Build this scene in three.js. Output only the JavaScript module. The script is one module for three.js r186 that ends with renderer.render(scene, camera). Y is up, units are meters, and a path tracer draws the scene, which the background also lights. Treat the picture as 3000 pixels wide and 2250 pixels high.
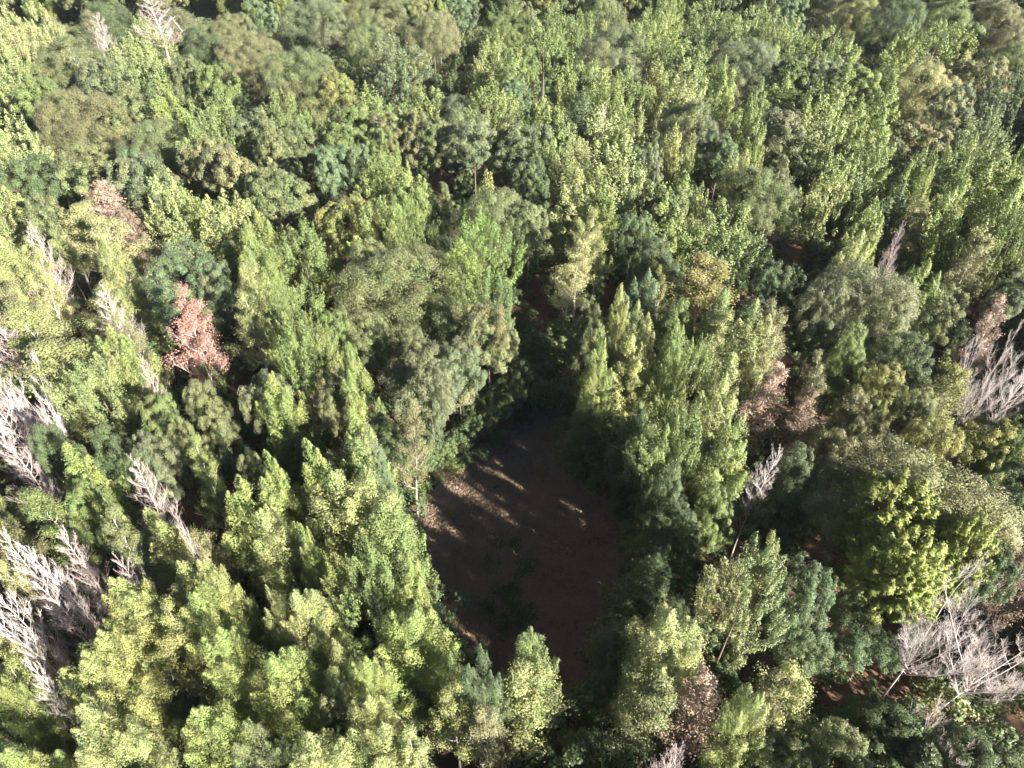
import * as THREE from 'three';
import { mergeGeometries } from 'three/addons/utils/BufferGeometryUtils.js';
import { Sky } from 'three/addons/objects/Sky.js';

/* ---------- camera, sky, sun, exposure ---------- */
const EYE = 60, PITCH = 42 * Math.PI / 180, FPX = 2000;             // metres above ground, look-down angle, focal length in photo pixels
const scene = new THREE.Scene();
const camera = new THREE.PerspectiveCamera(2 * Math.atan(1125 / FPX) * 180 / Math.PI, 4 / 3, 1, 5000);
camera.position.set(0, EYE, 0);
camera.rotation.set(-PITCH, 0, 0);
const renderer = new THREE.WebGLRenderer();
renderer.toneMapping = THREE.LinearToneMapping;
renderer.toneMappingExposure = 5.2;
renderer.shadowMap.enabled = true;
const SUN_ALT = 24.5 * Math.PI / 180, SUN_AZ = 41 * Math.PI / 180;     // low, from the right and somewhat behind the camera
const sunDir = new THREE.Vector3(Math.cos(SUN_ALT) * Math.cos(SUN_AZ), Math.sin(SUN_ALT), Math.cos(SUN_ALT) * Math.sin(SUN_AZ));
const sky = new Sky();
sky.name = 'sky'; sky.scale.setScalar(4000);
sky.material.uniforms.sunPosition.value.copy(sunDir);
sky.material.uniforms.turbidity.value = 2;
sky.material.uniforms.rayleigh.value = 0.6;
sky.material.uniforms.mieCoefficient.value = 0.004;
sky.userData = { kind: 'structure', label: 'clear blue daytime sky above the woods', category: 'sky' };
scene.add(sky);
scene.environmentIntensity = 0.1;
const sun = new THREE.DirectionalLight(new THREE.Color(1, 0.94, 0.84), 5);
sun.position.copy(sunDir).multiplyScalar(400).add(new THREE.Vector3(0, 0, -100));
sun.target.position.set(0, 0, -100);
sun.castShadow = true;
sun.shadow.radius = 1.6;
Object.assign(sun.shadow.camera, { left: -250, right: 250, top: 250, bottom: -250, near: 1, far: 900 });
sun.shadow.mapSize.set(4096, 4096);
scene.add(sun, sun.target);

scene.fog = new THREE.FogExp2(new THREE.Color(0.9, 0.94, 1.0), 0.00005);

/* ---------- helpers ---------- */
function rngOf(seed) { let a = seed >>> 0; return () => { a = (a + 0x6D2B79F5) | 0; let t = Math.imul(a ^ (a >>> 15), 1 | a); t = (t + Math.imul(t ^ (t >>> 7), 61 | t)) ^ t; return ((t ^ (t >>> 14)) >>> 0) / 4294967296; }; }
const V = (x, y, z) => new THREE.Vector3(x, y, z);
const used = new Map();
function numbered(n) { const k = used.get(n) || 0; used.set(n, k + 1); return k ? n + '_' + String(k).padStart(3, '0') : n; }
const shade = m => { m.castShadow = m.receiveShadow = true; return m; };
function mesh(name, geo, mat, parent) { const m = shade(new THREE.Mesh(geo, mat)); m.name = name; if (parent) parent.add(m); return m; }
function thing(o, name, label, category, extra) { o.name = numbered(name); o.userData = { label, category, ...extra }; scene.add(o); return o; }
function randDir(r) { const z = r() * 2 - 1, a = r() * 6.2832, s = Math.sqrt(1 - z * z); return V(s * Math.cos(a), z, s * Math.sin(a)); }
const S = Math.sin(PITCH), C = Math.cos(PITCH);
function project(x, y, z) { const dy = y - EYE, f = -dy * S - z * C, u = dy * C - z * S; return [1500 + FPX * x / f, 1125 - FPX * u / f, f]; }
function onGround(px, py) { const v = (py - 1125) / FPX, f = EYE / (S + v * C); return [(px - 1500) / FPX * f, -f * (C - v * S)]; }

/* value noise, for ground tone and placing */
const nz = (() => { const r = rngOf(77), T = new Float32Array(65536).map(() => r()); const s = t => t * t * (3 - 2 * t);
  return (x, y) => { const i = Math.floor(x), j = Math.floor(y), a = s(x - i), b = s(y - j), g = (p, q) => T[((p & 255) << 8) | (q & 255)];
    return (g(i, j) * (1 - a) + g(i + 1, j) * a) * (1 - b) + (g(i, j + 1) * (1 - a) + g(i + 1, j + 1) * a) * b; }; })();
const fbm = (x, y, o = 4) => { let s = 0, a = 0.5, n = 0; for (let k = 0; k < o; k++) { s += a * nz(x, y); n += a; x *= 2.03; y *= 2.03; a *= 0.55; } return s / n; };

/* leaves: every leaf is a small folded rhombus with its own tone */
class Leaves {
  constructor() { this.p = []; this.c = []; this.i = []; this.m = []; this.n = 0; }
  leaf(x, y, z, ax, nrm, len, wid, t, g, out) {                             // ax: direction along the leaf, nrm: face normal
    const sx = ax.y * nrm.z - ax.z * nrm.y, sy = ax.z * nrm.x - ax.x * nrm.z, sz = ax.x * nrm.y - ax.y * nrm.x, h = len / 2, w = wid / 2, P = this.p, f = 0.12 * len;
    P.push(x - ax.x * h, y - ax.y * h, z - ax.z * h, x + sx * w + nrm.x * f, y + sy * w + nrm.y * f, z + sz * w + nrm.z * f, x + ax.x * h, y + ax.y * h, z + ax.z * h, x - sx * w + nrm.x * f, y - sy * w + nrm.y * f, z - sz * w + nrm.z * f);
    for (let k = 0; k < 4; k++) this.c.push(t * g[0], t * g[1], t * g[2]);
    const N = out ? _m.copy(nrm).multiplyScalar(0.7).addScaledVector(out, 0.65).normalize() : nrm;   // leaves of a clump curl: their shading follows the clump's round
    for (let k = 0; k < 4; k++) this.m.push(N.x, N.y, N.z);
    const b = this.n; this.i.push(b, b + 1, b + 2, b, b + 2, b + 3); this.n += 4;
  }
  geo() {
    const g = new THREE.BufferGeometry();
    g.setAttribute('position', new THREE.BufferAttribute(new Float32Array(this.p), 3));
    g.setAttribute('color', new THREE.BufferAttribute(new Float32Array(this.c), 3));
    g.setAttribute('normal', new THREE.BufferAttribute(new Float32Array(this.m), 3));
    g.setIndex(this.i); return g;
  }
}
const _m = V(), _a = V(), _n = V();
function addLeaf(L, r, x, y, z, out, len, tone, o = {}) {
  const k = o.rand ?? 0.75; _n.copy(randDir(r)).multiplyScalar(k).addScaledVector(out, 0.55).add(V(0, o.up ?? 0.45, 0)).normalize();
  if (_n.dot(out) < 0) _n.negate();
  _a.copy(randDir(r)); if (o.droop) _a.multiplyScalar(0.5).addScaledVector(out, 0.6).add(V(0, -o.droop, 0));
  _a.addScaledVector(_n, -_a.dot(_n)).normalize();
  const t = tone * (0.82 + 0.36 * r()), q = r(), s = len * (0.7 + 0.6 * r());
  L.leaf(x, y, z, _a, _n, s, s * (o.slim ?? 0.68), t, q < (o.dry ?? 0.05) ? [1.35, 1.0, 0.8] : [(o.warm ?? 1) * (1 + (q - 0.5) * 0.24), 1, 0.88 + 0.24 * q], out);
}

/* crowns; all stand on y = 0 with the height they are given */
function pointedCrown(seed, { H, base, R, leaf, n, spires, dry, multi = 1 }) {
  const r = rngOf(seed), L = new Leaves(), hh = H - base, per = n / spires, tops = [];
  for (let m = 0; m < multi; m++) tops.push(m ? [Math.cos(m * 2.3 + seed) * R * (0.35 + 0.2 * r()), Math.sin(m * 2.3 + seed) * R * (0.35 + 0.2 * r()), 0.80 + 0.15 * r()] : [0, 0, 1]);
  const lean = V((r() - 0.5) * 0.3, 0, (r() - 0.5) * 0.3);
  for (let i = 0; i < spires; i++) {
    const top = tops[i % multi], ht = hh * top[2], lead = i < multi, t = lead ? 0.9 : 0.98 * (1 - Math.pow(1 - (i + r()) / spires, 0.75));
    const env = lead ? 0 : R * Math.pow(Math.max(0, 1 - Math.pow(t, 2.3)), 0.75) * (0.7 + 0.3 * Math.min(1, t / 0.25)) * (0.5 + 0.5 * r()) * (0.62 + 0.75 * fbm(seed * 1.7 + 3 * Math.cos(i * 2.39996), t * 3 + 3 * Math.sin(i * 2.39996), 2)), ang = i * 2.39996 + r() * 0.8, cx = Math.cos(ang), cz = Math.sin(ang);
    const l = lead ? hh * 0.15 : 1.5 + 1.5 * r(), w = (lead ? 0.13 : 0.15 + 0.13 * r()) * R * (1.15 - 0.4 * t) + 0.15;
    const y0 = lead ? base + ht - l : base + ht * t * 0.9 - l * 0.25, ox = top[0] * t, oz = top[1] * t;
    const A = V(ox + cx * env * 0.62, y0, oz + cz * env * 0.62), B = V(ox + cx * env, y0 + l * (0.85 + 0.3 * r()), oz + cz * env);
    A.addScaledVector(lean, A.y * 0.12); B.addScaledVector(lean, B.y * 0.12);
    const ax = B.clone().sub(A).normalize(), s1 = V(1, 0, 0).cross(ax).normalize(), s2 = ax.clone().cross(s1), tone = 0.85 + 0.3 * r(), wob = r() * 6, warm = 0.92 + 0.18 * r();
    const count = Math.round(per * (0.6 + 0.8 * r()) * (lead ? 0.8 : 1) * (1.15 - 0.3 * t));
    for (let k = 0; k < count; k++) {
      const s = Math.pow(r(), 0.85), prof = s < 0.35 ? 0.62 + 0.38 * s / 0.35 : Math.pow((1 - s) / 0.65, 0.62), a = r() * 6.2832;
      const rho = w * prof * (0.25 + 0.75 * Math.sqrt(r())) * (1 + 0.3 * Math.sin(a * 3 + wob + s * 5)) * (r() < 0.12 ? 1.35 : 1);
      const out = s1.clone().multiplyScalar(Math.cos(a)).addScaledVector(s2, Math.sin(a));
      const p = A.clone().lerp(B, s).addScaledVector(out, rho); out.addScaledVector(ax, 0.25);
      addLeaf(L, r, p.x, p.y, p.z, out, leaf, tone, { dry, warm });
    }
  }
  return L.geo();
}
function lobesOf(r, R, b, yc, count) {                                // a crown is several great boughs, each a dome of its own
  const out = [];
  for (let j = 0; j < count; j++) { const a = j * 2.39996 + r(), e = j ? 0.5 + 0.14 * r() : 0.1 * r(), h = j ? -0.42 + 0.75 * r() : 0.36; out.push({ x: Math.cos(a) * e * R, y: yc + h * b, z: Math.sin(a) * e * R, R: R * (0.42 + 0.16 * r()), b: b * (0.46 + 0.16 * r()), tone: 0.84 + 0.32 * r(), warm: 0.9 + 0.2 * r() }); }
  return out;
}
const within = (L, p, k) => ((p.x - L.x) / L.R) ** 2 + ((p.y - L.y) / L.b) ** 2 + ((p.z - L.z) / L.R) ** 2 < k * k;
function roundedCrown(seed, { H, R, b, leaf, n, clumps, dry, low = -0.75, up, lobes = 6 }) {
  const r = rngOf(seed), L = new Leaves(), yc = H - b, set = lobesOf(r, R, b, yc, lobes), N = n / clumps;
  let made = 0;
  for (let i = 0; made < clumps && i < clumps * 6; i++) {
    const B = set[i % lobes], yy = low + (1 - low) * r(), a = r() * 6.2832, q = Math.sqrt(Math.max(0, 1 - yy * yy)), d = V(q * Math.cos(a), yy, q * Math.sin(a)), f = 0.8 + 0.3 * r();
    const c = V(B.x + d.x * B.R * f, B.y + d.y * B.b * f, B.z + d.z * B.R * f); if (set.some(o => o !== B && within(o, c, 0.82))) continue;
    made++; const cr = R * (0.075 + 0.115 * r()) + 0.22, tone = B.tone * (0.85 + 0.3 * r()), sq = 0.7 + 0.4 * r(), out = d.clone().add(V(c.x / R * 0.6, 0.2, c.z / R * 0.6)).normalize();
    const cnt = Math.round(N * (0.5 + r()) * Math.pow(cr / (0.132 * R + 0.22), 1.7));
    for (let k = 0; k < cnt; k++) {
      const v = randDir(r).addScaledVector(out, 0.75).add(V(0, 0.25, 0)).normalize(), w = cr * (0.35 + 0.65 * Math.sqrt(r())) * (0.6 + 0.8 * fbm(i * 3.1 + v.x * 2.6 + v.y, i + v.z * 2.6 - v.y, 2));
      addLeaf(L, r, c.x + v.x * w, c.y + v.y * w * sq, c.z + v.z * w, v, leaf, tone, { dry, up, warm: B.warm });
    }
  }
  return L.geo();
}
function domedSpires(seed, o) {                                      // full crown whose clumps stand up as points
  const { H, R, b, leaf, n, clumps } = o, r = rngOf(seed), L = new Leaves(), yc = H - b, N = n / clumps, lobes = 5, set = lobesOf(r, R, b, yc, lobes);
  let made = 0;
  for (let i = 0; made < clumps && i < clumps * 6; i++) {
    const B = set[i % lobes], yy = -0.6 + 1.58 * r(), a = r() * 6.2832, q = Math.sqrt(Math.max(0, 1 - yy * yy)), f = 0.75 + 0.25 * r();
    const A = V(B.x + q * Math.cos(a) * B.R * f, B.y + yy * B.b * f - 0.6, B.z + q * Math.sin(a) * B.R * f); if (set.some(x => x !== B && within(x, A, 0.8))) continue;
    made++; const l = 1.0 + r() * 1.7, w = 0.36 + 0.42 * r(), dir = V(A.x / R * 0.6, 1, A.z / R * 0.6).normalize(), tone = B.tone * (0.86 + 0.28 * r()), s1 = V(1, 0, 0).cross(dir).normalize(), s2 = dir.clone().cross(s1), wob = r() * 6;
    for (let k = 0; k < N * (0.5 + r()); k++) {
      const s = Math.pow(r(), 0.9), prof = s < 0.35 ? 0.7 + 0.3 * s / 0.35 : Math.pow((1 - s) / 0.65, 0.6), g = r() * 6.2832, rho = w * prof * (0.25 + 0.75 * Math.sqrt(r())) * (1 + 0.3 * Math.sin(g * 3 + wob + s * 5)) * (r() < 0.1 ? 1.4 : 1);
      const out = s1.clone().multiplyScalar(Math.cos(g)).addScaledVector(s2, Math.sin(g)), p = A.clone().addScaledVector(dir, s * l).addScaledVector(out, rho); out.addScaledVector(dir, 0.25);
      addLeaf(L, r, p.x, p.y, p.z, out, leaf, tone, { dry: 0.04, warm: B.warm });
    }
  }
  return L.geo();
}
function featheryCrown(seed, { H, R, b, n, sprays }) {
  const r = rngOf(seed), L = new Leaves(), yc = H - b, N = Math.round(n / sprays);
  for (let i = 0; i < sprays; i++) {
    const yy = -0.55 + 1.53 * (i + 0.5) / sprays, a = i * 2.39996 + r() * 0.9, q = Math.sqrt(Math.max(0, 1 - yy * yy)), f = 0.5 + 0.42 * fbm(i * 0.37, seed, 2) + 0.22 * r();
    const d = V(q * Math.cos(a), yy, q * Math.sin(a)), A = V(d.x * R * f * 0.75, yc + d.y * b * f * 0.8, d.z * R * f * 0.75), dir = d.clone().add(V(0, 0.75, 0)).normalize(), l = R * (0.16 + 0.14 * r()), tone = 0.85 + 0.3 * r(), w = 0.45 + 0.4 * r();
    for (let k = 0; k < N; k++) {
      const s = r(), v = randDir(r), p = A.clone().addScaledVector(dir, s * l).addScaledVector(v, w * (1 - 0.75 * s) * Math.sqrt(r())); p.y -= s * s * 0.25;
      addLeaf(L, r, p.x, p.y, p.z, v.addScaledVector(dir, 0.8).normalize(), 0.27, tone, { slim: 0.28, droop: 0.2, rand: 0.6, dry: 0.03, up: 0.6 });
    }
  }
  return L.geo();
}
function pineCrown(seed, { H, R, n }) {
  const r = rngOf(seed), L = new Leaves(), tufts = 110;
  for (let i = 0; i < tufts; i++) {
    const t = Math.pow((i + 0.5) / tufts, 0.8), a = i * 2.39996 + r(), e = R * Math.pow(1 - t * 0.95, 0.6) * (0.45 + 0.55 * r()), c = V(Math.cos(a) * e, H * (0.45 + 0.53 * t) + 0.25 * e, Math.sin(a) * e), d = V(Math.cos(a) * 0.6, 0.9, Math.sin(a) * 0.6).normalize(), tone = 0.85 + 0.3 * r();
    for (let k = 0; k < n / tufts; k++) {
      const v = randDir(r).addScaledVector(d, 0.8).normalize(), m = c.clone().addScaledVector(v, 0.16 + 0.14 * r()), q = randDir(r); q.addScaledVector(v, -q.dot(v)).normalize();
      L.leaf(m.x, m.y, m.z, v, q, 0.42, 0.03, tone * (0.75 + 0.5 * r()), r() < 0.05 ? [2, 0.9, 0.6] : [1, 1, 1]);
    }
  }
  return L.geo();
}

/* wood: tapered tubes along bent lines */
class Wood {
  constructor() { this.p = []; this.c = []; this.i = []; this.n = 0; }
  tube(pts, r0, r1, sides, tone) {
    const start = this.n;
    pts.forEach((p, k) => {
      const d = (pts[Math.min(k + 1, pts.length - 1)]).clone().sub(pts[Math.max(k - 1, 0)]).normalize(), u = (Math.abs(d.y) > 0.9 ? V(1, 0, 0) : V(0, 1, 0)).cross(d).normalize(), w = d.clone().cross(u), R = r0 + (r1 - r0) * k / (pts.length - 1);
      for (let s = 0; s < sides; s++) { const a = s / sides * 6.2832, x = Math.cos(a) * R, y = Math.sin(a) * R, t = tone * (0.8 + 0.4 * ((Math.sin(s * 12.9 + k * 78.2 + r0 * 999) * 43758.5) % 1 + 1) % 1 * 1); this.p.push(p.x + u.x * x + w.x * y, p.y + u.y * x + w.y * y, p.z + u.z * x + w.z * y); this.c.push(0.8 + 0.3 * t, 0.8 + 0.28 * t, 0.8 + 0.26 * t); }
    });
    for (let k = 0; k + 1 < pts.length; k++) for (let s = 0; s < sides; s++) { const a = start + k * sides + s, b = start + k * sides + (s + 1) % sides; this.i.push(a, a + sides, b, b, a + sides, b + sides); }
    this.n += pts.length * sides;
  }
  geo() { const g = new THREE.BufferGeometry(); g.setAttribute('position', new THREE.BufferAttribute(new Float32Array(this.p), 3)); g.setAttribute('color', new THREE.BufferAttribute(new Float32Array(this.c), 3)); g.setIndex(this.i); g.computeVertexNormals(); return g; }
}
function bend(r, from, dir, len, segs, up, wig) { const pts = [from.clone()], d = dir.clone().normalize(); for (let k = 0; k < segs; k++) { d.add(V((r() - 0.5) * wig, up + (r() - 0.5) * wig, (r() - 0.5) * wig)).normalize(); pts.push(pts[k].clone().addScaledVector(d, len / segs)); } return pts; }
function plainTrunk(seed, H, R0, limbs, base) {
  const r = rngOf(seed), W = new Wood(), line = bend(r, V(0, -0.3, 0), V(0, 1, 0), H * 0.72, 7, 0.02, 0.04);
  W.tube(line, R0, R0 * 0.25, 7, 0.5);
  for (let k = 0; k < limbs; k++) { const t = (base + (H * 0.66 - base) * (k + 0.5) / limbs) / (H * 0.72), i = Math.min(6, Math.floor(t * 7)), a = k * 2.4 + r(); W.tube(bend(r, line[i].clone().lerp(line[i + 1], t * 7 - i), V(Math.cos(a), 0.7, Math.sin(a)), H * 0.075, 3, 0.2, 0.2), R0 * 0.3, R0 * 0.08, 5, 0.5); }
  return W.geo();
}
/* an open tree: trunk, single branches, places for leaves */
function openTree(seed, { H, R, n, sub, tw, fork = 0, thick = 1, start = 0.3, steep = 0.75 }) {
  const r = rngOf(seed), out = { trunk: null, branches: [], tips: [] }, T = new Wood(), R0 = H * 0.0085 * thick, stems = [];
  const line = bend(r, V(0, -0.3, 0), V(0, 1, 0), H * (fork ? 0.34 : 1), 9, 0.02, 0.1); T.tube(line, R0, fork ? R0 * 0.7 : R0 * 0.12, 7, 0.5); stems.push(line);
  for (let f = 0; f < fork; f++) { const a = f * 6.2832 / fork + r(), l = bend(r, line[line.length - 1 - (f % 3)], V(Math.cos(a) * 0.62, 1, Math.sin(a) * 0.62), H * (0.56 + 0.16 * r()), 9, 0.05, 0.2); T.tube(l, R0 * 0.62, R0 * 0.1, 6, 0.5); stems.push(l); }
  out.trunk = T.geo();
  for (let k = 0; k < n; k++) {
    const st = fork ? stems[1 + k % fork] : line, u = fork ? (Math.floor(k / fork) + 0.4 * r()) / Math.ceil(n / fork) : 1 - (1 - start) * Math.pow(1 - (k + 0.5 * r()) / n, 0.9), x = Math.min(8.98, Math.max(0, u * 9)), i = Math.floor(x), p = st[i].clone().lerp(st[i + 1], x - i), a = k * 2.39996 + r(), W = new Wood();
    const len = R * (fork ? 0.62 * (1.1 - 0.6 * u) : 1.25 * (1.08 - 0.85 * Math.max(0, (u - start) / (1 - start)))) * (0.75 + 0.5 * r()), b = bend(r, p, V(Math.cos(a), steep, Math.sin(a)), len, 6, 0.16, 0.24), br = R0 * 0.3 * Math.min(1, len / R + 0.25);
    W.tube(b, br, br * 0.25, 5, 0.5); out.tips.push(b[6], b[5]);
    for (let j = 0; j < sub; j++) {
      const q = 1.2 + 4.6 * (j + r()) / sub, i2 = Math.floor(q), p2 = b[i2].clone().lerp(b[i2 + 1], q - i2), d2 = b[i2 + 1].clone().sub(b[i2]).normalize().add(randDir(r).multiplyScalar(0.9)).add(V(0, 0.3, 0)), l2 = len * (0.24 + 0.2 * r()), s = bend(r, p2, d2, l2, 4, 0.16, 0.3);
      W.tube(s, br * 0.42, br * 0.16, 4, 0.5); out.tips.push(s[4], s[2]);
      for (let m = 0; m < tw; m++) { const i3 = 1 + Math.floor(r() * 3), d3 = s[i3 + 1 > 4 ? 4 : i3 + 1].clone().sub(s[i3]).normalize().add(randDir(r).multiplyScalar(0.8)).add(V(0, 0.25, 0)), w = bend(r, s[i3], d3, l2 * (0.4 + 0.3 * r()), 2, 0.12, 0.3); W.tube(w, Math.max(0.006, br * 0.2), 0.004, 3, 0.5); out.tips.push(w[2]); }
    }
    out.branches.push(W.geo());
  }
  return out;
}
function tipLeaves(seed, tips, { leaf, n, spread, dry, keep = 1 }) {
  const r = rngOf(seed), L = new Leaves(), tone = tips.map(() => 0.8 + 0.4 * r()), on = tips.map(() => r() < keep);
  for (let k = 0; k < n; k++) { const j = Math.floor(r() * tips.length); if (!on[j]) continue; const v = randDir(r), p = tips[j].clone().addScaledVector(v, spread * Math.pow(r(), 0.6)); addLeaf(L, r, p.x, p.y, p.z, v, leaf, tone[j], { dry }); }
  return L.geo();
}

/* ---------- materials ---------- */
const TINT = {
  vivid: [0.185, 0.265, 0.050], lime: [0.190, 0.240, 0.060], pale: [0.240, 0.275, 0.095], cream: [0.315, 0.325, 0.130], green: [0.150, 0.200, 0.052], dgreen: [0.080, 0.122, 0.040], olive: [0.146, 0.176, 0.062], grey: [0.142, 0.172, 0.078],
  grey2: [0.156, 0.172, 0.078], tan: [0.178, 0.182, 0.072], blue: [0.112, 0.165, 0.070], yellow: [0.235, 0.262, 0.080], yolive: [0.195, 0.212, 0.056], pink: [0.330, 0.255, 0.180], red: [0.390, 0.220, 0.165], red2: [0.190, 0.145, 0.090], orange: [0.225, 0.215, 0.060], pine: [0.180, 0.240, 0.120], feather: [0.235, 0.275, 0.058],
};
const leafMat = {}, woodMat = {};
for (const [k, c] of Object.entries(TINT)) leafMat[k] = new THREE.MeshPhysicalMaterial({ name: 'leaf ' + k, color: new THREE.Color().setRGB(...c), vertexColors: true, side: THREE.DoubleSide, roughness: 0.88, transmission: 0.32, thickness: 0, ior: 1.4, clearcoat: 0.22, clearcoatRoughness: 0.38 });
const bark = (k, r, g, b) => woodMat[k] = new THREE.MeshStandardMaterial({ name: 'bark ' + k, color: new THREE.Color().setRGB(r, g, b), vertexColors: true, roughness: 0.9 });
bark('brown', 0.13, 0.10, 0.075); bark('grey', 0.34, 0.30, 0.27); bark('white', 0.56, 0.50, 0.48); bark('pink', 0.44, 0.36, 0.34);

/* ---------- ground and clearing ---------- */
function groundTexture(seed, size, cell, ramp) {
  const d = new Uint8Array(size * size * 4), r = rngOf(seed);
  for (let y = 0; y < size; y++) for (let x = 0; x < size; x++) {
    const u = x / size, v = y / size, w = (a, b) => { const s = fbm(u * a + 3, v * b + 9, 3), s2 = fbm((u - 1) * a + 3, v * b + 9, 3), s3 = fbm(u * a + 3, (v - 1) * b + 9, 3), s4 = fbm((u - 1) * a + 3, (v - 1) * b + 9, 3), p = u * u * (3 - 2 * u), q = v * v * (3 - 2 * v); return (s * (1 - p) + s2 * p) * (1 - q) + (s3 * (1 - p) + s4 * p) * q; };
    const c = ramp(w(cell, cell), w(cell * 7, cell * 7), r()), o = (y * size + x) * 4; for (let k = 0; k < 3; k++) d[o + k] = Math.max(0, Math.min(255, 255 * Math.pow(Math.max(0, c[k]), 1 / 2.2))); d[o + 3] = 255;
  }
  const t = new THREE.DataTexture(d, size, size); t.colorSpace = THREE.SRGBColorSpace; t.wrapS = t.wrapT = THREE.RepeatWrapping; t.magFilter = THREE.LinearFilter; t.minFilter = THREE.LinearMipmapLinearFilter; t.generateMipmaps = true; t.needsUpdate = true; return t;
}
const litterTex = groundTexture(5, 512, 9, (a, b, n) => { const t = 0.55 + 0.5 * a + 0.35 * (b - 0.5) + 0.45 * (n - 0.5); return [0.16 * t, 0.085 * t, 0.05 * t]; });
const dryTex = groundTexture(6, 1024, 7, (a, b, n) => { const t = 0.5 + 0.6 * a + 0.5 * (b - 0.5) + 0.4 * (n - 0.5); const g = a < 0.42 ? 0.06 : 0; return [(0.225 - g) * t, (0.160 - g * 0.3) * t, (0.120 - g * 0.4) * t]; });
function sheet(w, d, cx, cz, metres) { const g = new THREE.PlaneGeometry(w, d); g.rotateX(-Math.PI / 2); g.translate(cx, 0, cz); const p = g.attributes.position, uv = g.attributes.uv; for (let i = 0; i < p.count; i++) uv.setXY(i, p.getX(i) / metres, p.getZ(i) / metres); return g; }
const ground = mesh('ground', sheet(6000, 6000, 0, 0, 9), new THREE.MeshStandardMaterial({ map: litterTex, roughness: 1 }));
thing(ground, 'ground', 'forest floor of reddish brown leaf litter under the trees', 'ground', { kind: 'structure' });
const EDGE = [[1600, 1165], [1650, 1175], [1665, 1260], [1665, 1350], [1715, 1425], [1800, 1480], [1850, 1570], [1840, 1650], [1830, 1720], [1815, 1810], [1790, 1900], [1760, 2000], [1640, 2060], [1480, 2050], [1400, 1980], [1330, 1880], [1245, 1770], [1190, 1650], [1170, 1570], [1200, 1480], [1330, 1395], [1410, 1330], [1480, 1295], [1545, 1225]].map(([x, y]) => onGround(x, y));
function inClearing(x, z, grow = 0) {
  let inside = false, best = 1e9;
  for (let i = 0, j = EDGE.length - 1; i < EDGE.length; j = i++) {
    const [ax, az] = EDGE[i], [bx, bz] = EDGE[j]; if ((az > z) !== (bz > z) && x < (bx - ax) * (z - az) / (bz - az) + ax) inside = !inside;
    const t = Math.max(0, Math.min(1, ((x - ax) * (bx - ax) + (z - az) * (bz - az)) / ((bx - ax) ** 2 + (bz - az) ** 2))); best = Math.min(best, Math.hypot(x - ax - t * (bx - ax), z - az - t * (bz - az)));
  }
  return grow >= 0 ? inside || best < grow : inside && best > -grow;
}
const lot = new THREE.Shape(new THREE.CatmullRomCurve3(EDGE.map(([x, z]) => V(x, -z, 0)), true).getPoints(160).map(p => { const k = 1 + 0.05 * (fbm(p.x * 0.6, p.y * 0.6) - 0.5); return new THREE.Vector2(p.x * k, p.y * k); }));
const lotGeo = new THREE.ShapeGeometry(lot); lotGeo.rotateX(-Math.PI / 2); lotGeo.translate(0, 0.004, 0);
{ const p = lotGeo.attributes.position, uv = lotGeo.attributes.uv; for (let i = 0; i < p.count; i++) uv.setXY(i, p.getX(i) / 14, p.getZ(i) / 14); }
thing(mesh('clearing', lotGeo, new THREE.MeshStandardMaterial({ map: dryTex, roughness: 1 })), 'clearing', 'narrow clearing of dry brown mown grass in the middle of the woods', 'clearing', { kind: 'structure' });

/* ---------- tree prototypes ---------- */
const P = {};
function reach(geos, share) { const d = []; for (const g of geos) { const p = g.attributes.position; for (let i = 0; i < p.count; i += 3) d.push(Math.hypot(p.getX(i), p.getZ(i))); } d.sort((a, b) => a - b); return d[Math.floor(d.length * share)]; }
function leafy(key, crown, H, R, base, top) { R = reach([crown], 0.95); P[key] = { H, R, base, top, build: (tint) => { const g = new THREE.Group(); mesh('trunk', P[key].trunk, woodMat.brown, g); mesh('crown', P[key].crown, leafMat[tint], g); return g; }, crown, trunk: plainTrunk(key.length * 31 + H * 7 + Math.round(R) * 3, H, H * 0.011, 6, base) }; }
for (let k = 0; k < 5; k++) leafy('Gn' + k, pointedCrown(100 + k, { H: 18, base: 3, R: 2.9, leaf: 0.11, n: 52000, spires: 62 + k * 7, dry: 0.05, multi: 1 + (k % 3) }), 18, 2.9, 4, 0.4);
for (let k = 0; k < 2; k++) leafy('Gc' + k, pointedCrown(150 + k, { H: 18, base: 3, R: 2.9, leaf: 0.08, n: 84000, spires: 78 + k * 9, dry: 0.05, multi: 2 + k }), 18, 2.9, 4, 0.4);
for (let k = 0; k < 5; k++) leafy('Gf' + k, pointedCrown(200 + k, { H: 18, base: 3, R: 3.9, leaf: 0.2, n: 23000, spires: 66 + k * 8, dry: 0.04, multi: 2 + (k % 3) }), 18, 3.9, 4, 0.5);
for (let k = 0; k < 5; k++) leafy('On' + k, roundedCrown(300 + k, { H: 17, R: 4, b: 5.6, leaf: 0.14, n: 44000, clumps: 150 + k * 15, dry: 0.07 }), 17, 4, 6, 1);
for (let k = 0; k < 5; k++) leafy('Of' + k, roundedCrown(400 + k, { H: 17, R: 4.4, b: 5.4, leaf: 0.21, n: 25000, clumps: 110 + k * 12, dry: 0.06, lobes: 5 + k % 3 }), 17, 4.4, 6, 1);
for (let k = 0; k < 2; k++) leafy('Ob' + k, roundedCrown(500 + k, { H: 18, R: 7.2, b: 7, leaf: 0.15, n: 92000, clumps: 340, dry: 0.08, lobes: 9 }), 18, 7.2, 8, 1);
for (let k = 0; k < 2; k++) leafy('Gd' + k, domedSpires(560 + k, { H: 18, R: 5.6, b: 7 - k, leaf: 0.15, n: 60000, clumps: 210 }), 18, 6, 6, 1);
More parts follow.
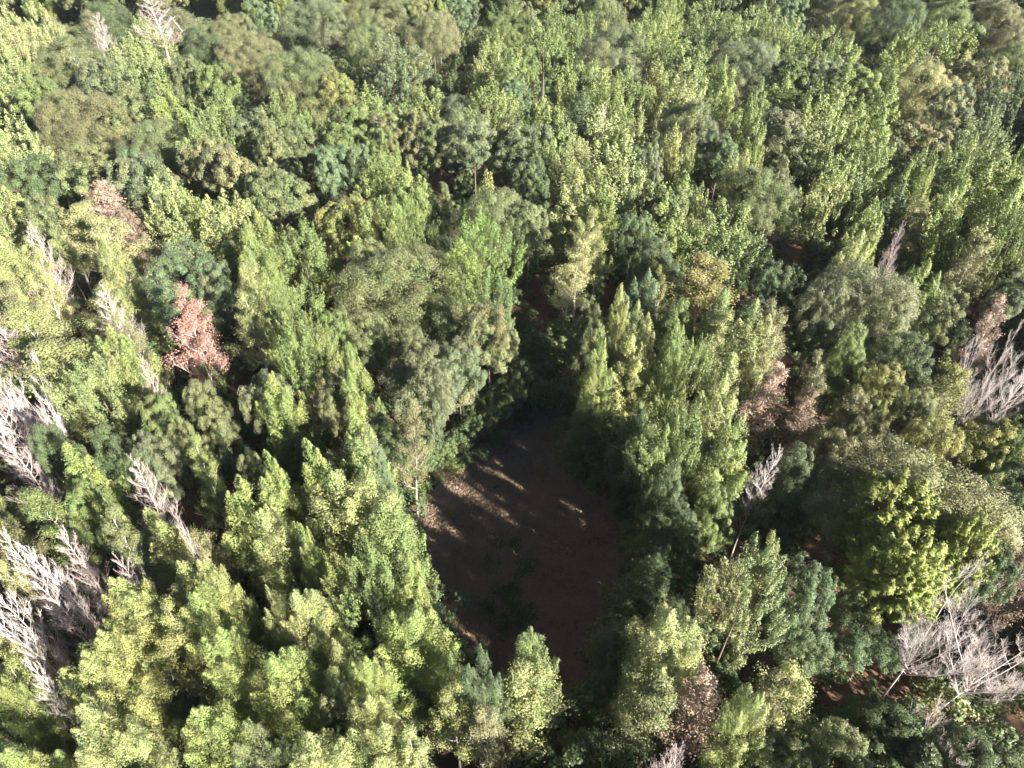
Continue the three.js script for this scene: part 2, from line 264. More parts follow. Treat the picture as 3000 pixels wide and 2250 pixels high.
for (let k = 0; k < 3; k++) leafy('Gv' + k, domedSpires(570 + k, { H: 18, R: 5.8, b: 7, leaf: 0.22, n: 27000, clumps: 150 + 25 * k }), 18, 6, 6, 1);
for (let k = 0; k < 2; k++) leafy('F' + k, featheryCrown(600 + k, { H: 16, R: 5, b: 5.2, n: 44000, sprays: 270 }), 16, 5, 6, 1);
leafy('P0', pineCrown(650, { H: 10, R: 2.2, n: 9000 }), 10, 2.2, 4, 0.5);
function open(key, wood, H, R, o, leaves) {
  const t = openTree(o.seed, { H, R, ...o }), crown = leaves ? tipLeaves(o.seed + 9, t.tips, leaves) : null; R = reach(crown ? [crown] : t.branches, 0.93);
  P[key] = { H, R, base: H * 0.3, top: o.fork ? 0.8 : 0.35, build: tint => { const g = new THREE.Group(), w = woodMat[wood]; mesh('trunk', t.trunk, w, g); t.branches.forEach(b => mesh('branch', b, w, g)); if (crown) mesh('crown', crown, leafMat[tint], g); return g; } };
}
for (let k = 0; k < 4; k++) open('B' + k, k % 2 ? 'white' : 'pink', 16, 2.4, { seed: 700 + k, n: 40, sub: 9, tw: 6, thick: 0.72 });
for (let k = 0; k < 2; k++) open('Bk' + k, 'white', 15, 5, { seed: 720 + k, n: 52, sub: 10, tw: 7, fork: 5 + k, thick: 0.7, steep: 0.75 });
for (let k = 0; k < 4; k++) open('S' + k, k % 2 ? 'white' : 'grey', 17, 2.6, { seed: 740 + k, n: 20, sub: 6, tw: 2, thick: 0.9, start: 0.28, steep: 0.9 }, { leaf: 0.115, n: 18000, spread: 0.55, dry: 0.12, keep: 0.8 });
for (let k = 0; k < 2; k++) open('R' + k, 'pink', 15, 2.6, { seed: 760 + k, n: 26, sub: 8, tw: 5, thick: 0.7, start: 0.25, steep: 1.0 }, { leaf: 0.12, n: 15000, spread: 0.4, dry: 0.2, keep: 0.6 });

/* ---------- the trees of the photo: kind, tint, crown middle x, crown top y, crown width (photo pixels), height ---------- */
const TREES = `
G cream 54 22 90
G cream 141 14 83|cream tree|very pale cream green tree beside pinkish twiggy crowns near top left corner
S tan 203 33 69
S tan 260 29 61
B - 311 36 65
O dgreen 307 -22 119
B - 459 -14 119|grey twiggy tree|grey leafless crown of fine twigs at the top edge, left part of photo
S tan 542 -7 108
G pale 427 65 137|pale rounded tree|pale yellow green tree with a full rounded top below the grey twiggy tree
O olive 213 105 203
O green 119 217 123
O tan 231 260 217|brownish oak-like tree|broad dull olive brown crown in the upper left, darkest of its neighbours
O grey 289 170 119
G olive 362 170 116
O olive 380 242 130
G lime 506 224 90
O olive 564 156 101
O dgreen 593 80 123
O tan 676 40 123
O green 640 188 105
G green 608 286 137
G green 684 264 94
O tan 734 98 152
O blue 767 0 94
O olive 448 354 174
O blue 412 439 108
O tan 615 400 137
G pale 54 340 152
O olive 246 416 152
O grey 405 459 152
O olive 485 481 108
O tan 684 434 166
G pale 521 532 166
R pink 307 521 174|faded pink tree|faded pinkish tan tree among yellow green ones near the left edge
G pale 22 499 98
O dgreen 98 459 137
O grey 752 322 119
G green 597 351 108
G pale 29 116 101
G pale 680 542 108
O grey 931 -11 203
O olive 1097 -25 166
O olive 1202 -33 94
G lime 1285 -14 101
O tan 1267 36 145
O blue 1350 -11 90|round blue green tree|small round blue green tree at the top edge
O olive 1086 72 123
G grey 1151 94 159|feathery grey green tree|tall grey green tree with fine feathery texture in the upper middle
O olive 880 141 188
O yolive 985 192 108|mustard tree|mustard yellow olive tree with flat spreading top in the upper left middle
G green 1086 239 108
G lime 1256 242 152
O grey 1343 278 166
G yellow 1441 127 98|tall yellow tree|tall narrow golden yellow tree in the upper middle
G lime 1430 242 152
G green 1502 148 101
G green 1459 83 90
O green 1502 22 119
O blue 1506 231 83
O olive 1202 134 108
G green 840 250 134
O olive 877 344 127
O green 1050 307 123
O green 1007 351 145
O tan 1148 329 101
O tan 1217 322 90
O olive 1285 340 116
O grey 1387 344 134
O olive 1499 340 123
O green 1123 376 87
O blue 967 434 98
O blue 1028 420 116
G lime 1126 434 159|bright spired tree|bright green tree with several upright points in the centre left, dark gap on its right
G lime 1202 474 94
O green 1180 532 137
G yellow 1426 499 90|pale yellow top|pale yellow pointed treetop rising over a broad olive crown
O olive 1430 553 210
O olive 811 477 174
O olive 1303 535 72
G olive 786 311 94
O olive 804 365 108
O olive 1533 4 90
G green 1627 0 101
G green 1703 18 101
G green 1594 54 152
O green 1522 134 98
O olive 1768 -18 112
G olive 1804 4 94
G lime 1905 11 123
G green 1887 54 130
G lime 1948 -14 83
O grey 1800 80 188|dull dome tree|wide dull grey olive dome near the top edge, right of centre
G yellow 1760 58 54
G green 2057 -11 152
G green 2024 105 174
G pale 2176 25 98
O grey 2191 116 166
G green 2245 7 108
G olive 2270 43 101
G lime 1717 163 145
G lime 1659 174 58
G green 1829 184 112
G lime 1775 213 123
G yellow 1916 156 76|yellow spire|slim yellow green spire standing above darker gaps in the upper right middle
G pale 2014 184 130
G yellow 1992 228 108
G lime 2111 159 80
G lime 1605 275 152|many spired lime tree|lime green tree topped by a row of upright points in the upper centre
G dgreen 1703 250 98
O grey 2028 297 166
G lime 1811 286 101
B - 1753 311 61
G pale 1865 300 69
G pale 1782 344 203
G yellow 1959 351 65
G yellow 2014 373 40
G olive 1905 351 54
G lime 2140 315 69
G lime 2198 325 58
G green 2209 228 58
G yellow 2165 427 76|twin yellow spires|pair of pale yellow points on one tree right of the black gap, upper right
G yellow 2205 459 29
O grey 1894 416 83
O grey 1536 365 141
G pale 1645 373 130
G pale 1695 405 76
G pale 1807 441 210|great lime tree|very broad pale lime tree in the centre of the photo above the black gap
G pale 1681 492 105
O dgreen 1554 467 98
G lime 1981 492 105
G pale 2035 521 69
O dgreen 2108 391 130
O olive 2209 492 203
G lime 1760 524 90
G lime 1930 561 112
G green 2218 4 69
G lime 2305 43 112
O blue 2308 -14 90
S cream 2450 -22 98|creamy tan tree|creamy yellow tan tree at the top edge in the right third
O pale 2525 -25 119|drooping pale tree|large pale tree with drooping yellow green sprays at the top edge, right third
G green 2417 69 112
G lime 2468 101 69
O dgreen 2634 -11 116
O green 2779 -4 152
O tan 2916 -4 141
G lime 2742 47 156|spiky lime tree|lime green tree with crowded upright points close to the top right
G lime 2630 61 76
O green 2847 65 90
O tan 2952 72 141
O green 2949 130 148
G cream 2793 148 83
O cream 2703 181 195|blond dome tree|blond pale yellow dome shaped tree in the upper right, brightest there
O green 2507 192 123
O grey 2403 170 123
O green 2337 159 112
G lime 2287 213 90
G lime 2363 228 83
G lime 2446 221 105
G lime 2587 231 90
G green 2214 228 61
O grey 2779 250 123
O tan 2880 163 123
G dgreen 2956 188 112
O grey2 2276 315 156|grey brown dome|dull grey brown round crown in the upper right, left of lime trees
G pale 2399 297 156
G lime 2547 333 105
G lime 2497 278 76
O tan 2681 358 156
G green 2529 401 156
G lime 2656 416 69
G lime 2699 427 51
G olive 2869 318 134
G dgreen 2887 275 51
G lime 2978 365 47
G lime 2822 387 134
G lime 2898 423 119
G lime 2963 448 123
G lime 2775 459 76
G yellow 2413 474 156|tall blond tree|tall blond yellow tree with rough bark coloured gaps, right of centre
O olive 2272 456 94
O olive 2243 495 181
G lime 2518 575 76|sharp lime top|small vivid lime top with hard black shadow on its right side
G lime 2746 546 83
G dgreen 2605 532 101
G lime 2902 564 65
G pale 72 687 112
G pale 14 684 69
O olive 145 566 112
S cream 203 615 108
S cream 275 593 119|whitish yellow tree|whitish yellow tree with thin leaves in the brightest patch by the left edge
S cream 347 630 116
G pale 362 687 94
B - 145 651 94
S red2 423 619 76|wine red tree|small dark wine red tree squeezed in a shaded gap, left part of photo
G lime 568 550 94
G pale 651 572 112
O blue 542 706 217|blue green round tree|broad blue green round tree just above the bright red leaved tree
O grey 637 763 116
R red 571 865 134|red leaved tree|bright red pink leaved tree, the reddest crown in the photo
S pale 738 825 123|long pale column tree|long pale yellow column of leaves right of the red leaved tree
G lime 756 669 101
B - 344 832 127|pinkish bare tree|pinkish bare tree with a grey stem among yellow green crowns, left part
S pale 170 857 174
S pale 275 857 137
G lime 387 944 101
S pale 217 991 203|pale limbed tree|pale lime tree with long pale limbs showing low on the left
G pale 318 1045 174
B - 36 875 116|thick grey tree|leafless tree with thick grey trunk touching the left edge
B - 463 1044 69|small white dead tree|small white dead tree below the red leaved tree
S tan 87 828 119
O olive 611 1096 105
B - 119 1064 152
B - 29 1038 108
S tan 448 912 80
G lime 786 604 98
G pale 761 727 80
G lime 898 653 203|fresh lime spires|big fresh lime tree with stepped upright points left of the olive dome
O yolive 1036 561 170
G lime 1112 570 156
G lime 1198 590 134
O olive 1083 680 152
O olive 1159 709 325|broad olive dome|very broad olive green dome with knobbly clumps in the centre left
GO vivid 1405 621 275|brightest green tree|large bright green tree with full domed crown, most vivid in the centre
O dgreen 1300 684 80
G lime 869 832 152
G lime 902 941 152
O green 1003 890 101
O olive 1065 897 134
G green 1448 810 152
O tan 1430 872 148
O grey 1455 937 152
O olive 1217 948 119
O grey2 1253 973 231|big grey green edge tree|big grey green crown leaning over the left side of the clearing
O grey 1361 977 145
O grey 1423 1053 119
G lime 1054 1017 76|lime strip|narrow lime strip of leaves between two grey crowns left of the clearing
O tan 981 1067 116
G lime 833 1082 98
O grey 790 1085 123
O olive 1547 583 145
S cream 1659 695 108|white stemmed tree|thin leaved tree with white stems and pinkish twigs at the head of the clearing
S yellow 1753 646 90|sparse yellow tree|sparse yellow tree right of the white stemmed tree
S yellow 1692 644 58
O olive 1974 543 123
O dgreen 1847 619 116
O dgreen 1916 695 145
G green 2122 572 203|slanting green tree|large green tree whose side slants down to the left, beside black shade
G blue 1883 780 90|blue green spire|blue green pointed spire right of the head of the clearing
G yellow 1804 825 69|yellow green spire|yellow green pointed spire left of the blue green spire
G pale 1851 883 80
S orange 2050 745 145|orange tinged tree|green tree tinged orange and rust on its upper branches
S yolive 1941 785 54
O green 1981 854 116
G green 2093 850 108
G pale 2176 879 108
S tan 2267 904 90|tan broom tree|tan tree with twigs fanned like a broom, right of the clearing
G lime 1746 977 65|clearing corner spire|slim lime spire right at the right edge of the clearing's narrow head
G yellow 1836 973 119
G lime 1959 941 76
G lime 1974 984 152
S pale 2086 915 83
G pale 2104 1031 98
S tan 2209 970 127
R pink 2216 1067 123|pink twig tree|pinkish twiggy tree right of the lime trees along the clearing
O olive 1645 861 94
O dgreen 1536 915 98
O dgreen 2209 872 116
O dgreen 2259 753 119
O olive 1724 857 98
S tan 1594 821 76
G lime 2522 577 76
G pale 2475 666 98
S cream 2659 595 94|whisk shaped tree|pale whisk shaped tree with white stems in a dark gap, right part
G lime 2746 555 101
B - 2598 651 51
G pale 2862 608 105
G lime 2902 564 58
G lime 2952 593 134
G lime 2659 751 105|low lime bush|low round lime tree at the foot of the whisk shaped tree
S tan 2833 702 98
O grey2 2507 760 260|grey green giant|large grey green crown with dark pits in the right part of the photo
O grey 2403 828 108
O green 2471 937 123
O olive 2576 868 145
O olive 2753 828 152
R pink 2873 875 83
O grey 2959 785 108
B - 2894 962 163|white forked tree|large white bare forked tree in the right part above yellowish crowns
B - 2978 1013 94
S tan 2392 1053 83
O dgreen 2652 966 137
S yolive 2768 1031 123
O yolive 2569 1045 145
B - 25 1107 123|leaning pinkish tree|pinkish white bare tree leaning in from the left edge
B - 87 1252 119
O dgreen 181 1219 112
O green 481 1147 119
O grey 470 1256 116
O olive 644 1187 123
O olive 553 1208 105
B - 448 1342 123|white skeleton tree|white leafless tree with curved branches in front of dark green crowns, lower left
G lime 286 1299 108
S green 203 1397 123
O green 300 1400 119
G pale 387 1462 65
S lime 622 1328 90
G yellow 506 1483 80
G yellow 539 1527 123|pale yellow column|pale yellow green column tree right of the white skeleton tree
S tan 644 1494 123
B - 586 1505 54
O olive 749 1299 98
G lime 756 1386 127|tall lime column|tall lime column tree well left of the clearing
S olive 409 1548 112
B - 278 1545 94|narrow white tree|narrow white bare tree slanting down to the right, lower left
B - 137 1559 108
S tan 47 1505 145
B - 427 1617 76
G yellow 655 1632 98
O dgreen 336 1227 108
S lime 14 1411 51
G lime 837 1331 76
G lime 953 1299 98
G lime 1057 1303 98
G pale 1007 1382 166
G pale 1151 1364 137
G green 1213 1281 105
O grey 1245 1331 80
G lime 1094 1194 98
O grey 1361 1245 119|bulging edge tree|grey green crown bulging over the left edge of the clearing
G green 1133 1480 152|green edge tree|fresh green tree on the left edge of the clearing at its widest
G pale 822 1483 119
G lime 931 1538 61
G lime 1094 1599 181|full lime tree|full lime tree by the lower left corner of the clearing
G lime 1217 1610 83
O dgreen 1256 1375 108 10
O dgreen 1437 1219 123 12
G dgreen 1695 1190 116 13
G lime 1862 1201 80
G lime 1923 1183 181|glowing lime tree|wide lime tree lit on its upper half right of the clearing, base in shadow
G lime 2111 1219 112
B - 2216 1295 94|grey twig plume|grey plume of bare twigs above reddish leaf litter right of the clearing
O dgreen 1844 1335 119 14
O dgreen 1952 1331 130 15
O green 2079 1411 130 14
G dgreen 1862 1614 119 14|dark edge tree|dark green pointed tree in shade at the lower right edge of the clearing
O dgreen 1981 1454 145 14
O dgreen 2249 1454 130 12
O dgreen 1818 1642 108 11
S yellow 2245 1559 83|yellow flecked tree|small tree with yellow and orange flecked leaves below the leaf litter patch
G pale 2176 1599 188|big pale green tree|big pale green tree right of the clearing's lower end, lit against black shade
S tan 2471 1114 101|tan cone tree|tan olive cone shaped tree left of the yellowish spreading crown, right part
S red2 2356 1136 98
O tan 2518 1187 101
O tan 2453 1256 188
O olive 2670 1118 123
O yolive 2706 1208 137
O yolive 2869 1194 203|yellow olive spreader|yellow olive crown spreading wide above the giant dull dome, right edge
O green 2952 1201 101
O tan 2663 1263 470|giant dull dome|giant dull olive dome behind the bright feathery tree, widest crown in the photo
F - 2591 1378 289|bright feathery tree|bright yellow green tree with soft feathery sprays in front of the giant dull dome
F - 2616 1534 231|lower feathery tree|soft feathery lime tree in front, lowest of the feathery ones at right
F - 2782 1491 174|right feathery tree|feathery green tree at the right foot of the giant dull dome
O dgreen 2963 1350 127
O dgreen 2316 1295 137
O dgreen 2327 1610 156
O dgreen 2876 1585 116
S red2 2967 1606 101
B - 25 1787 137|white fishbone tree|white bare tree with fishbone branches at the lower left edge
B - 224 1704 119|slanting white tree|long white bare tree slanting right, left of the yellow green spires at lower left
G yellow 420 1683 134
G yellow 383 1824 130
G yellow 597 1646 116
G lime 655 1711 123|lit lime tree|lime tree sunlit down its whole right side above the pine, lower left
G lime 709 1816 119
S yellow 586 1813 108
B - 177 1921 94
B - 72 1693 108
S cream 119 1824 108
B - 203 1581 87
S cream 83 1581 94
B - 119 1769 87
S cream 119 738 108
G lime 87 1950 87
G yellow 344 1881 159
P pine 524 1972 141 10|pale green pine|pale blue green pine with soft needle tufts in the lower left, seen from above
P pine 629 2023 76 8
G pale 362 2033 123
G lime 647 2062 159
S lime 98 2012 145
G yellow 18 2135 94
G lime 166 2160 137
G pale 351 2127 159
S yolive 470 1871 130
G pale 837 1717 83|left twin spire|pale lime spire, left of a close pair, near the bottom left of the clearing
G pale 920 1721 116|right twin spire|pale lime pointed tree, right and fuller of a close pair of spires
G lime 1235 1755 166|corner lime tree|lime tree bulging into the lower left corner of the clearing
G pale 1025 1867 94
G lime 1101 1903 105
G green 1336 1910 90
G dgreen 1419 1885 87|small dark spire|small dark green pointed tree at the foot of the clearing, left of the tall central tree
G lime 866 1903 152
G yellow 1115 2012 116
P pine 1231 2001 112 10|blue pine|dark blue green pine with soft tufts near the bottom edge, left of centre
S yellow 1329 2004 94
G pale 1162 2098 152
G pale 960 2131 181|palest bottom tree|very pale lime tree cut by the bottom edge, left of centre
O olive 996 1997 94
S tan 1437 2001 127
S pale 1256 2200 116
G olive 793 2102 119
G green 1547 1827 119|tall central tree|tall green topped tree with pale sparse lower branches at the bottom of the clearing
S pale 1543 1932 145|pale skirt tree|pale thin leaved tree with white stem standing before the tall central tree
G pale 1930 1784 166|lit pointed tree|pale lime pointed tree at lower right of the clearing, left of the big pale green tree
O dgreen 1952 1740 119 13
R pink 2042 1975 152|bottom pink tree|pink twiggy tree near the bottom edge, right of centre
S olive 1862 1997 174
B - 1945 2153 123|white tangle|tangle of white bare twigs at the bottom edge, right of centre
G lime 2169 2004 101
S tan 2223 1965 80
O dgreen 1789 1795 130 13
B - 2742 1707 277 17|large white bare tree|large white bare tree with many forks in the lower right, before black shade
B - 2912 1757 353 17|corner white tree|white bare tree filling the bottom right corner
B - 2730 2085 164 11
S yellow 2332 1921 177|yellow leaved branches|open tree with yellow leaves on dark branches in black shade, lower right
O olive 2440 2066 208 13
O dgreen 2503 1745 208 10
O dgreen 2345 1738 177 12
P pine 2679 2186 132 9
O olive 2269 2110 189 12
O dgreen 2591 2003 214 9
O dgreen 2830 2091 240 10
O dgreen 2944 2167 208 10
`.trim().split('\n');
const KIND = { G: ['pointed_tree', 'tree', 18.5, 'pointed tree'], GO: ['domed_tree', 'tree', 19, 'domed tree'], O: ['rounded_tree', 'tree', 16.5, 'rounded tree'], S: ['thin_leaved_tree', 'tree', 16.5, 'thin leaved tree'], B: ['bare_tree', 'bare tree', 18.5, 'leafless tree'], R: ['twiggy_tree', 'tree', 17, 'twiggy tree'], F: ['feathery_tree', 'tree', 18, 'feathery tree'], P: ['pine_tree', 'pine', 10, 'pine'] };
const HUE = { lime: 'lime green', vivid: 'bright green', pale: 'pale lime', cream: 'creamy pale', green: 'mid green', dgreen: 'dark green', olive: 'olive green', grey: 'grey green', grey2: 'grey brown', tan: 'brownish olive', blue: 'blue green', yellow: 'yellow green', yolive: 'mustard olive', pink: 'pinkish', red: 'red', red2: 'dark red', orange: 'orange green', pine: 'blue green', feather: 'bright green' };
function stand(px, py, w, H, base, top, cross) {                     // the spot on the ground whose tree, H metres tall, has its crown's top edge and width there
  let lo = 3, hi = 420, a = 3, f = 60;
  for (let it = 0; it < 50; it++) {
    const D = (lo + hi) / 2; f = (EYE - (H + base) / 2) * S + D * C; a = Math.min(9, w / 2 * f / FPX); const b = (H - base) / 2 * top + 0.001, yc = H - b; let best = 1e9;
    for (let k = 0; k < 20; k++) { const t = k / 19 * Math.PI; best = Math.min(best, project(0, yc + b * Math.sin(t), -D - a * top * Math.cos(t))[1]); }
    if (best > py) lo = D; else hi = D;
  }
  const D = (lo + hi) / 2; return { x: (px - 1500) / FPX * ((EYE - (H + base) / 2) * S + D * C), z: -D, R: a, far: f };
}
const rt = rngOf(2024), rows = TREES.map((line, i) => {
  const [spec, short, label] = line.split('|'), q = spec.split(' '), k = q[0], tint = q[1], px = +q[2], py = +q[3], w = +q[4] * ({ G: +q[3] > 900 ? 1.5 : 1.36, S: 1.25, O: +q[3] > 900 ? 1.12 : 1.16, B: 1.0, R: 1.05 }[k] ?? 1);
  return { k, tint, px, py, w, w0: +q[4], H: q[5] ? +q[5] : KIND[k][2] + (rt() - 0.5) * 2.4, short, label, i };
});
const marks = rows.filter(t => t.short);
const spots = [];
const protoGroup = new Map();
let clash = 0;
for (const t of rows) {
  const r = rngOf(9000 + t.i), base = t.k === 'G' ? t.H * 0.3 : t.k === 'O' ? t.H * 0.45 : t.H * 0.3, topness = { G: 0.35, GO: 1, O: 1, S: 0.4, B: 0.4, R: 0.5, F: 1, P: 0.5 }[t.k];
  const s = stand(t.px, t.py, t.w, t.H, base, topness); Object.assign(t, s);
  for (let step = 0; step < 40 && inClearing(t.x, t.z, Math.min(2.4, 0.75 * t.R)); step++) { const [cx, cz] = [0.5 + 0.02 * t.z, t.z]; t.x += t.x > (t.px > 1690 ? -99 : cx) && t.px > 1600 ? 0.35 : -0.35; clash += step === 0; if (t.px > 1450 && t.px < 1650) t.z += 0.5; }
  let key;
  const near = t.far < 92;
  const pick = (t.tint.length * 3 + t.tint.charCodeAt(0) + (r() < 0.5 ? 0 : 2)) % 5;
  if (t.k === 'G') key = t.far < 52 ? 'Gc' + pick % 2 : (near ? 'Gn' : 'Gf') + pick;
  if (t.k === 'G' && t.R > 1.45 * P[key].R) key = near ? 'Gd' + pick % 2 : 'Gv' + pick % 3;
  if (t.k === 'G') ;
  else if (t.k === 'O') key = t.R > 5.6 ? 'Ob' + (t.i % 2) : (near ? 'On' : 'Of') + pick;
  else if (t.k === 'GO') key = 'Gd0'; else if (t.k === 'P') key = 'P0';
  else if (t.k === 'F') key = 'F' + t.i % 2; else if (t.k === 'R') key = 'R' + t.i % 2;
  else if (t.k === 'S') key = (t.tint === 'red2' ? 'R' : 'S') + Math.floor(r() * (t.tint === 'red2' ? 2 : 4));
  else key = t.w > 140 ? 'Bk' + t.i % 2 : 'B' + Math.floor(r() * 4);
  const p = P[key], tint = t.k === 'F' ? 'feather' : t.tint, id = key + tint;
  if (!protoGroup.has(id)) protoGroup.set(id, p.build(tint));
  const g = protoGroup.get(id).clone(), sx = Math.max(0.35, t.R / p.R), sy = t.H / p.H;
  g.position.set(t.x, 0, t.z); g.rotation.y = r() * 6.2832; g.scale.set(sx * (0.94 + 0.12 * r()), sy, sx * (0.94 + 0.12 * r()));
  t.g = g; spots.push([t.x, t.z, t.R]);
}
console.log('trees', rows.length, 'moved out of the clearing', clash);

/* labels: the landmarks carry their own; the rest say look and place beside a landmark */
const taken = new Set(marks.map(t => t.label));
const mid = t => [t.px, t.py + t.w * (t.k === 'O' || t.k === 'F' || t.k === 'GO' ? 0.4 : 0.9)];
function where(t, m) {
  const [x, y] = mid(t), [u, v] = mid(m), dx = x - u, dy = y - v, far = Math.hypot(dx, dy) > 260 ? 'well ' : Math.hypot(dx, dy) < 120 ? 'just ' : '';
  if (Math.abs(dx) > 2.2 * Math.abs(dy)) return far + (dx < 0 ? 'left of' : 'right of');
  if (Math.abs(dy) > 2.2 * Math.abs(dx)) return far + (dy < 0 ? 'behind' : 'in front of');
  return far + (dy < 0 ? 'behind and ' : 'in front and ') + (dx < 0 ? 'left of' : 'right of');
}
const edgeOf = t => (t.py < 90 ? ' at the top edge' : t.px < 110 ? ' at the left edge' : t.px > 2890 ? ' at the right edge' : mid(t)[1] > 2150 ? ' at the bottom edge' : '');
for (const t of rows) {
  if (!t.label) {
    const near = marks.filter(m => m !== t).sort((a, b) => Math.hypot(mid(a)[0] - mid(t)[0], mid(a)[1] - mid(t)[1]) - Math.hypot(mid(b)[0] - mid(t)[0], mid(b)[1] - mid(t)[1]));
    const size = t.w0 < 72 ? 'small ' : t.w0 > 170 ? 'broad ' : t.k === 'G' && t.w0 < 100 ? 'slim ' : '', look = size + (t.k === 'B' ? 'pale ' : HUE[t.tint] + ' ') + KIND[t.k][3];
    const tries = [];
    for (let a = 0; a < 4; a++) tries.push(`${look}${edgeOf(t)} ${where(t, near[a])} the ${near[a].short}`);
    for (let a = 0; a < 4; a++) for (let b = a + 1; b < 5; b++) tries.push(`${look} ${where(t, near[a])} the ${near[a].short} and ${where(t, near[b])} the ${near[b].short}`);
    for (let a = 0; a < 14; a++) tries.push(`${look.replace(' tree', '')} ${where(t, near[a])} the ${near[a].short}`);
    t.label = tries.find(x => !taken.has(x) && x.split(' ').length <= 16) || tries[tries.length - 1]; if (taken.has(t.label) || t.label.split(' ').length > 16) console.log('label', t.label); taken.add(t.label);
  }
  const [name, category] = KIND[t.k];
  thing(t.g, name, t.label, category, { group: { G: 'pointed trees of the wood', GO: undefined, O: 'round crowned trees of the wood', S: 'thin leaved trees of the wood', B: 'leafless trees of the wood', R: 'twiggy pink and red trees', F: 'feathery trees at right', P: 'pines among the broadleaf trees' }[t.k] });
  if (!t.g.userData.group) delete t.g.userData.group;
}

/* ---------- undergrowth, saplings, grass, woods outside the frame: nobody could count these ---------- */
function scatter(name, label, category, geo, mat, places, tintBy) {
  const m = shade(new THREE.InstancedMesh(geo, mat, places.length)), M = new THREE.Matrix4(), q = new THREE.Quaternion(), c = new THREE.Color();
  places.forEach(([x, z, sx, sy, a, tone, y = 0, tilt = 0], i) => { q.setFromEuler(new THREE.Euler(tilt, a, 0, 'YXZ')); m.setMatrixAt(i, M.compose(V(x, y, z), q, V(sx, sy, sx))); m.setColorAt(i, tintBy(tone, c)); });
  return thing(m, name, label, category, { kind: 'stuff' });
}
const inFrame = (x, y, z, m) => { const [u, v, f] = project(x, y, z); return f > 1 && u > -m && u < 3000 + m && v > -m && v < 2250 + m; };
const bushGeo = roundedCrown(800, { H: 1, R: 0.62, b: 0.55, leaf: 0.1, n: 900, clumps: 26, dry: 0.15, low: -0.7, lobes: 4 }), saplingGeo = roundedCrown(801, { H: 8, R: 2.1, b: 3.4, leaf: 0.2, n: 6000, clumps: 64, dry: 0.1, low: -0.85, lobes: 5 });
{
  const r = rngOf(31), bushes = [], sap = [];
  for (let z = -6; z > -270; z -= 2.6) for (let x = -200; x < 200; x += 2.6) {
    const X = x + (r() - 0.5) * 2.4, Z = z + (r() - 0.5) * 2.4, k = r(), h = 0.8 + 2.6 * r() * r(); if (inClearing(X, Z, 0.3) || !inFrame(X, 1, Z, 80)) continue;
    if (fbm(X * 0.13, Z * 0.13) < 0.2) continue; bushes.push([X, Z, h * (0.8 + 0.5 * r()), h, r() * 6.28, k]);
  }
  for (let z = -8; z > -215; z -= 5.2) for (let x = -150; x < 150; x += 5.2) {
    const X = x + (r() - 0.5) * 4, Z = z + (r() - 0.5) * 4, k = r(), s = (0.6 + 0.6 * r()) * (Z < -75 ? 0.8 : 1); if (inClearing(X, Z, 1.6) || !inFrame(X, 4, Z, 120) || spots.some(p => Math.hypot(p[0] - X, p[1] - Z) < 1.2)) continue; if (r() < 0.25) continue;
    sap.push([X, Z, s * (0.7 + 0.5 * r()), s, r() * 6.28, k]);
  }
  for (let i = 0; i < EDGE.length; i++) {                               // low shrubs lining the clearing
    const [ax, az] = EDGE[i], [bx, bz] = EDGE[(i + 1) % EDGE.length], L = Math.hypot(bx - ax, bz - az); for (let d = 0; d < L; d += 0.9) { const t = d / L, X = ax + (bx - ax) * t + (r() - 0.5) * 1.6, Z = az + (bz - az) * t + (r() - 0.5) * 1.6, h = 0.7 + 3.6 * r() * r(); if (!inClearing(X, Z, -0.4)) bushes.push([X, Z, h * 0.9, h, r() * 6.28, r()]); if (r() < 0.55) { const n = V(bz - az, 0, ax - bx).normalize(), o = (inClearing(X + n.x * 1.5, Z + n.z * 1.5) ? -1 : 1) * (1.2 + 1.5 * r()), s = 0.45 + 0.6 * r(); if (!inClearing(X + n.x * o, Z + n.z * o, 0.6)) sap.push([X + n.x * o, Z + n.z * o, s * 0.9, s, r() * 6.28, r()]); } }
  }
  const green = (k, c) => c.setRGB(0.75 + 0.7 * k, 0.9 + 0.35 * k, 0.8 + 0.2 * k);
  scatter('undergrowth', 'dark green undergrowth filling the gaps below the trees', 'undergrowth', bushGeo, leafMat.dgreen, bushes, green);
  scatter('sapling_thicket', 'dark understory of low saplings between the tall trees', 'saplings', saplingGeo, leafMat.dgreen, sap, green);
  console.log('bushes', bushes.length, 'saplings', sap.length);
  const tuft = (() => { const L = new Leaves(), q = rngOf(4); for (let b = 0; b < 9; b++) { const a = q() * 6.28, lean = 0.5 + 0.9 * q(), d = V(Math.cos(a) * lean, 1, Math.sin(a) * lean).normalize(), n = randDir(q); n.addScaledVector(d, -n.dot(d)).normalize(); const l = 0.3 + 0.3 * q(); L.leaf(d.x * l / 2 + (q() - 0.5) * 0.2, d.y * l / 2, d.z * l / 2 + (q() - 0.5) * 0.2, d, n, l, 0.035, 0.7 + 0.6 * q(), [1, 1, 1]); } return L.geo(); })();
  const straw = new THREE.MeshStandardMaterial({ name: 'grass blade', color: 0xffffff, vertexColors: true, side: THREE.DoubleSide, roughness: 0.9 }), grass = [], weeds = [], [wx, wz] = onGround(1490, 1720);
  for (let i = 0; i < 60000 && grass.length < 26000; i++) {
    const [X, Z] = onGround(1190 + r() * 680, 1160 + r() * 900); if (!inClearing(X, Z, -0.15)) continue; const p = fbm(X * 0.55, Z * 0.55), k = r(); if (p < 0.42 && k < 0.6) continue;
    const s = 0.55 + 0.8 * p * r() + 0.2; grass.push([X, Z, s, s * 0.8, r() * 6.28, p * 0.7 + k * 0.3]);
  }
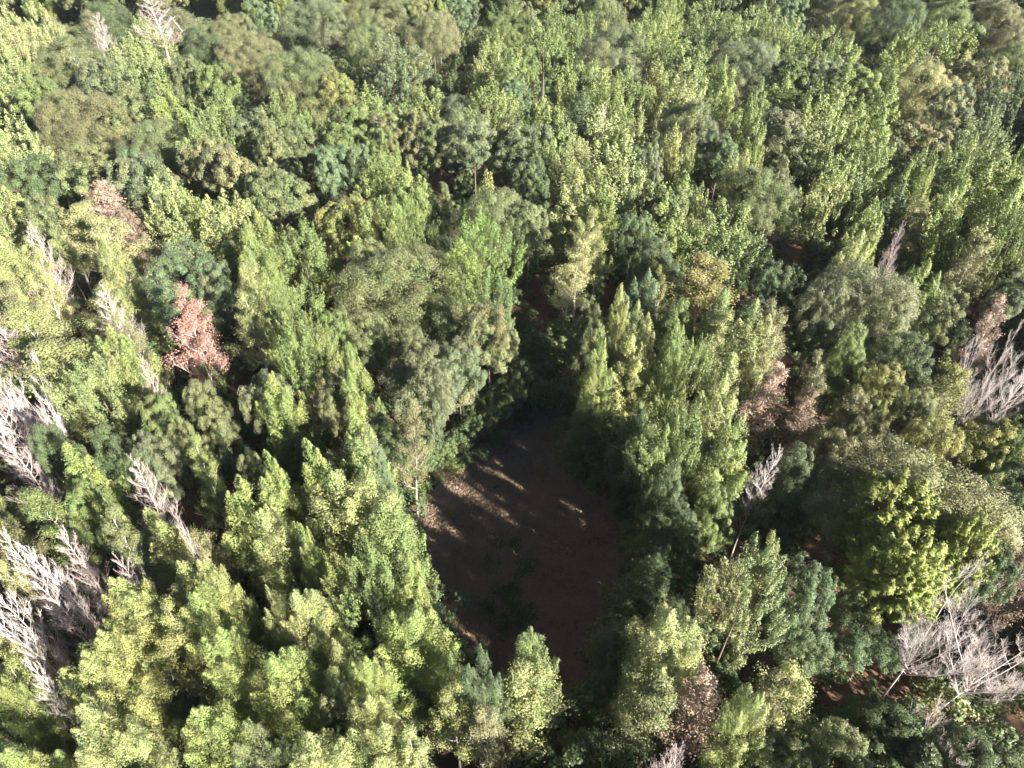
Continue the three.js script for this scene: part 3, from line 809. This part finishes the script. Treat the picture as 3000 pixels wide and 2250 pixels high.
  for (let i = 0; i < 500; i++) { const a = r() * 6.28, d = 4.2 * Math.sqrt(r()), X = wx + Math.cos(a) * d * 0.7 + (r() - 0.5), Z = wz + Math.sin(a) * d * 1.3, s = 0.8 + 0.9 * r(); if (fbm(X * 0.8, Z * 0.8) > 0.5 && inClearing(X, Z, -0.3)) weeds.push([X, Z, s, s * 1.2, r() * 6.28, r()]); }
  scatter('dry_grass', 'short dry brown grass covering the clearing', 'grass', tuft, straw, grass, (k, c) => c.setRGB(0.22 + 0.26 * k, 0.16 + 0.19 * k, 0.11 + 0.13 * k));
  scatter('green_weeds', 'patch of darker green weeds in the lower middle of the clearing', 'weeds', tuft, straw, weeds, (k, c) => c.setRGB(0.09 + 0.05 * k, 0.14 + 0.05 * k, 0.05));
  const wood = [], wood2 = [];
  for (let z = 75; z > -330; z -= 6.4) for (let x = -230; x < 290; x += 6.4) {
    const X = x + (r() - 0.5) * 4.5, Z = z + (r() - 0.5) * 4.5, k = r(), s = 0.85 + 0.3 * r(); if (r() < 0.12) continue;
    const top = project(X, 19, Z), inside = inFrame(X, 19, Z, 110) || inFrame(X, 8, Z, Z < -150 ? -60 : 130) || inFrame(X, 0, Z, Z < -150 ? -200 : 60); if (inside || inClearing(X, Z, 3)) continue;
    const along = (X - 25) * 0.75 + (Z + 31) * 0.66, off = Math.abs(-(X - 25) * 0.66 + (Z + 31) * 0.75); if (along > 0 && along < 42 && off < 11) continue;   // a gap in the wood where sun reaches the feathery trees
    const onLeft = X < 0 && Z > -250 && !inFrame(X, 10, Z, 700); if (onLeft) continue;
    (k < 0.5 ? wood : wood2).push([X, Z, s, s, r() * 6.28, r()]);
  }
  console.log('outer trees', wood.length + wood2.length);
  const vary = (k, c) => c.setRGB(0.8 + 0.5 * k, 0.9 + 0.25 * k, 0.9);
  scatter('surrounding_woods', 'woods of rounded trees going on past the edges of the photo', 'woods', P.Of1.crown, leafMat.olive, wood, vary);
  scatter('surrounding_woods', 'woods of pointed trees going on past the edges of the photo', 'woods', P.Gf1.crown, leafMat.green, wood2, vary);
}
renderer.render(scene, camera);
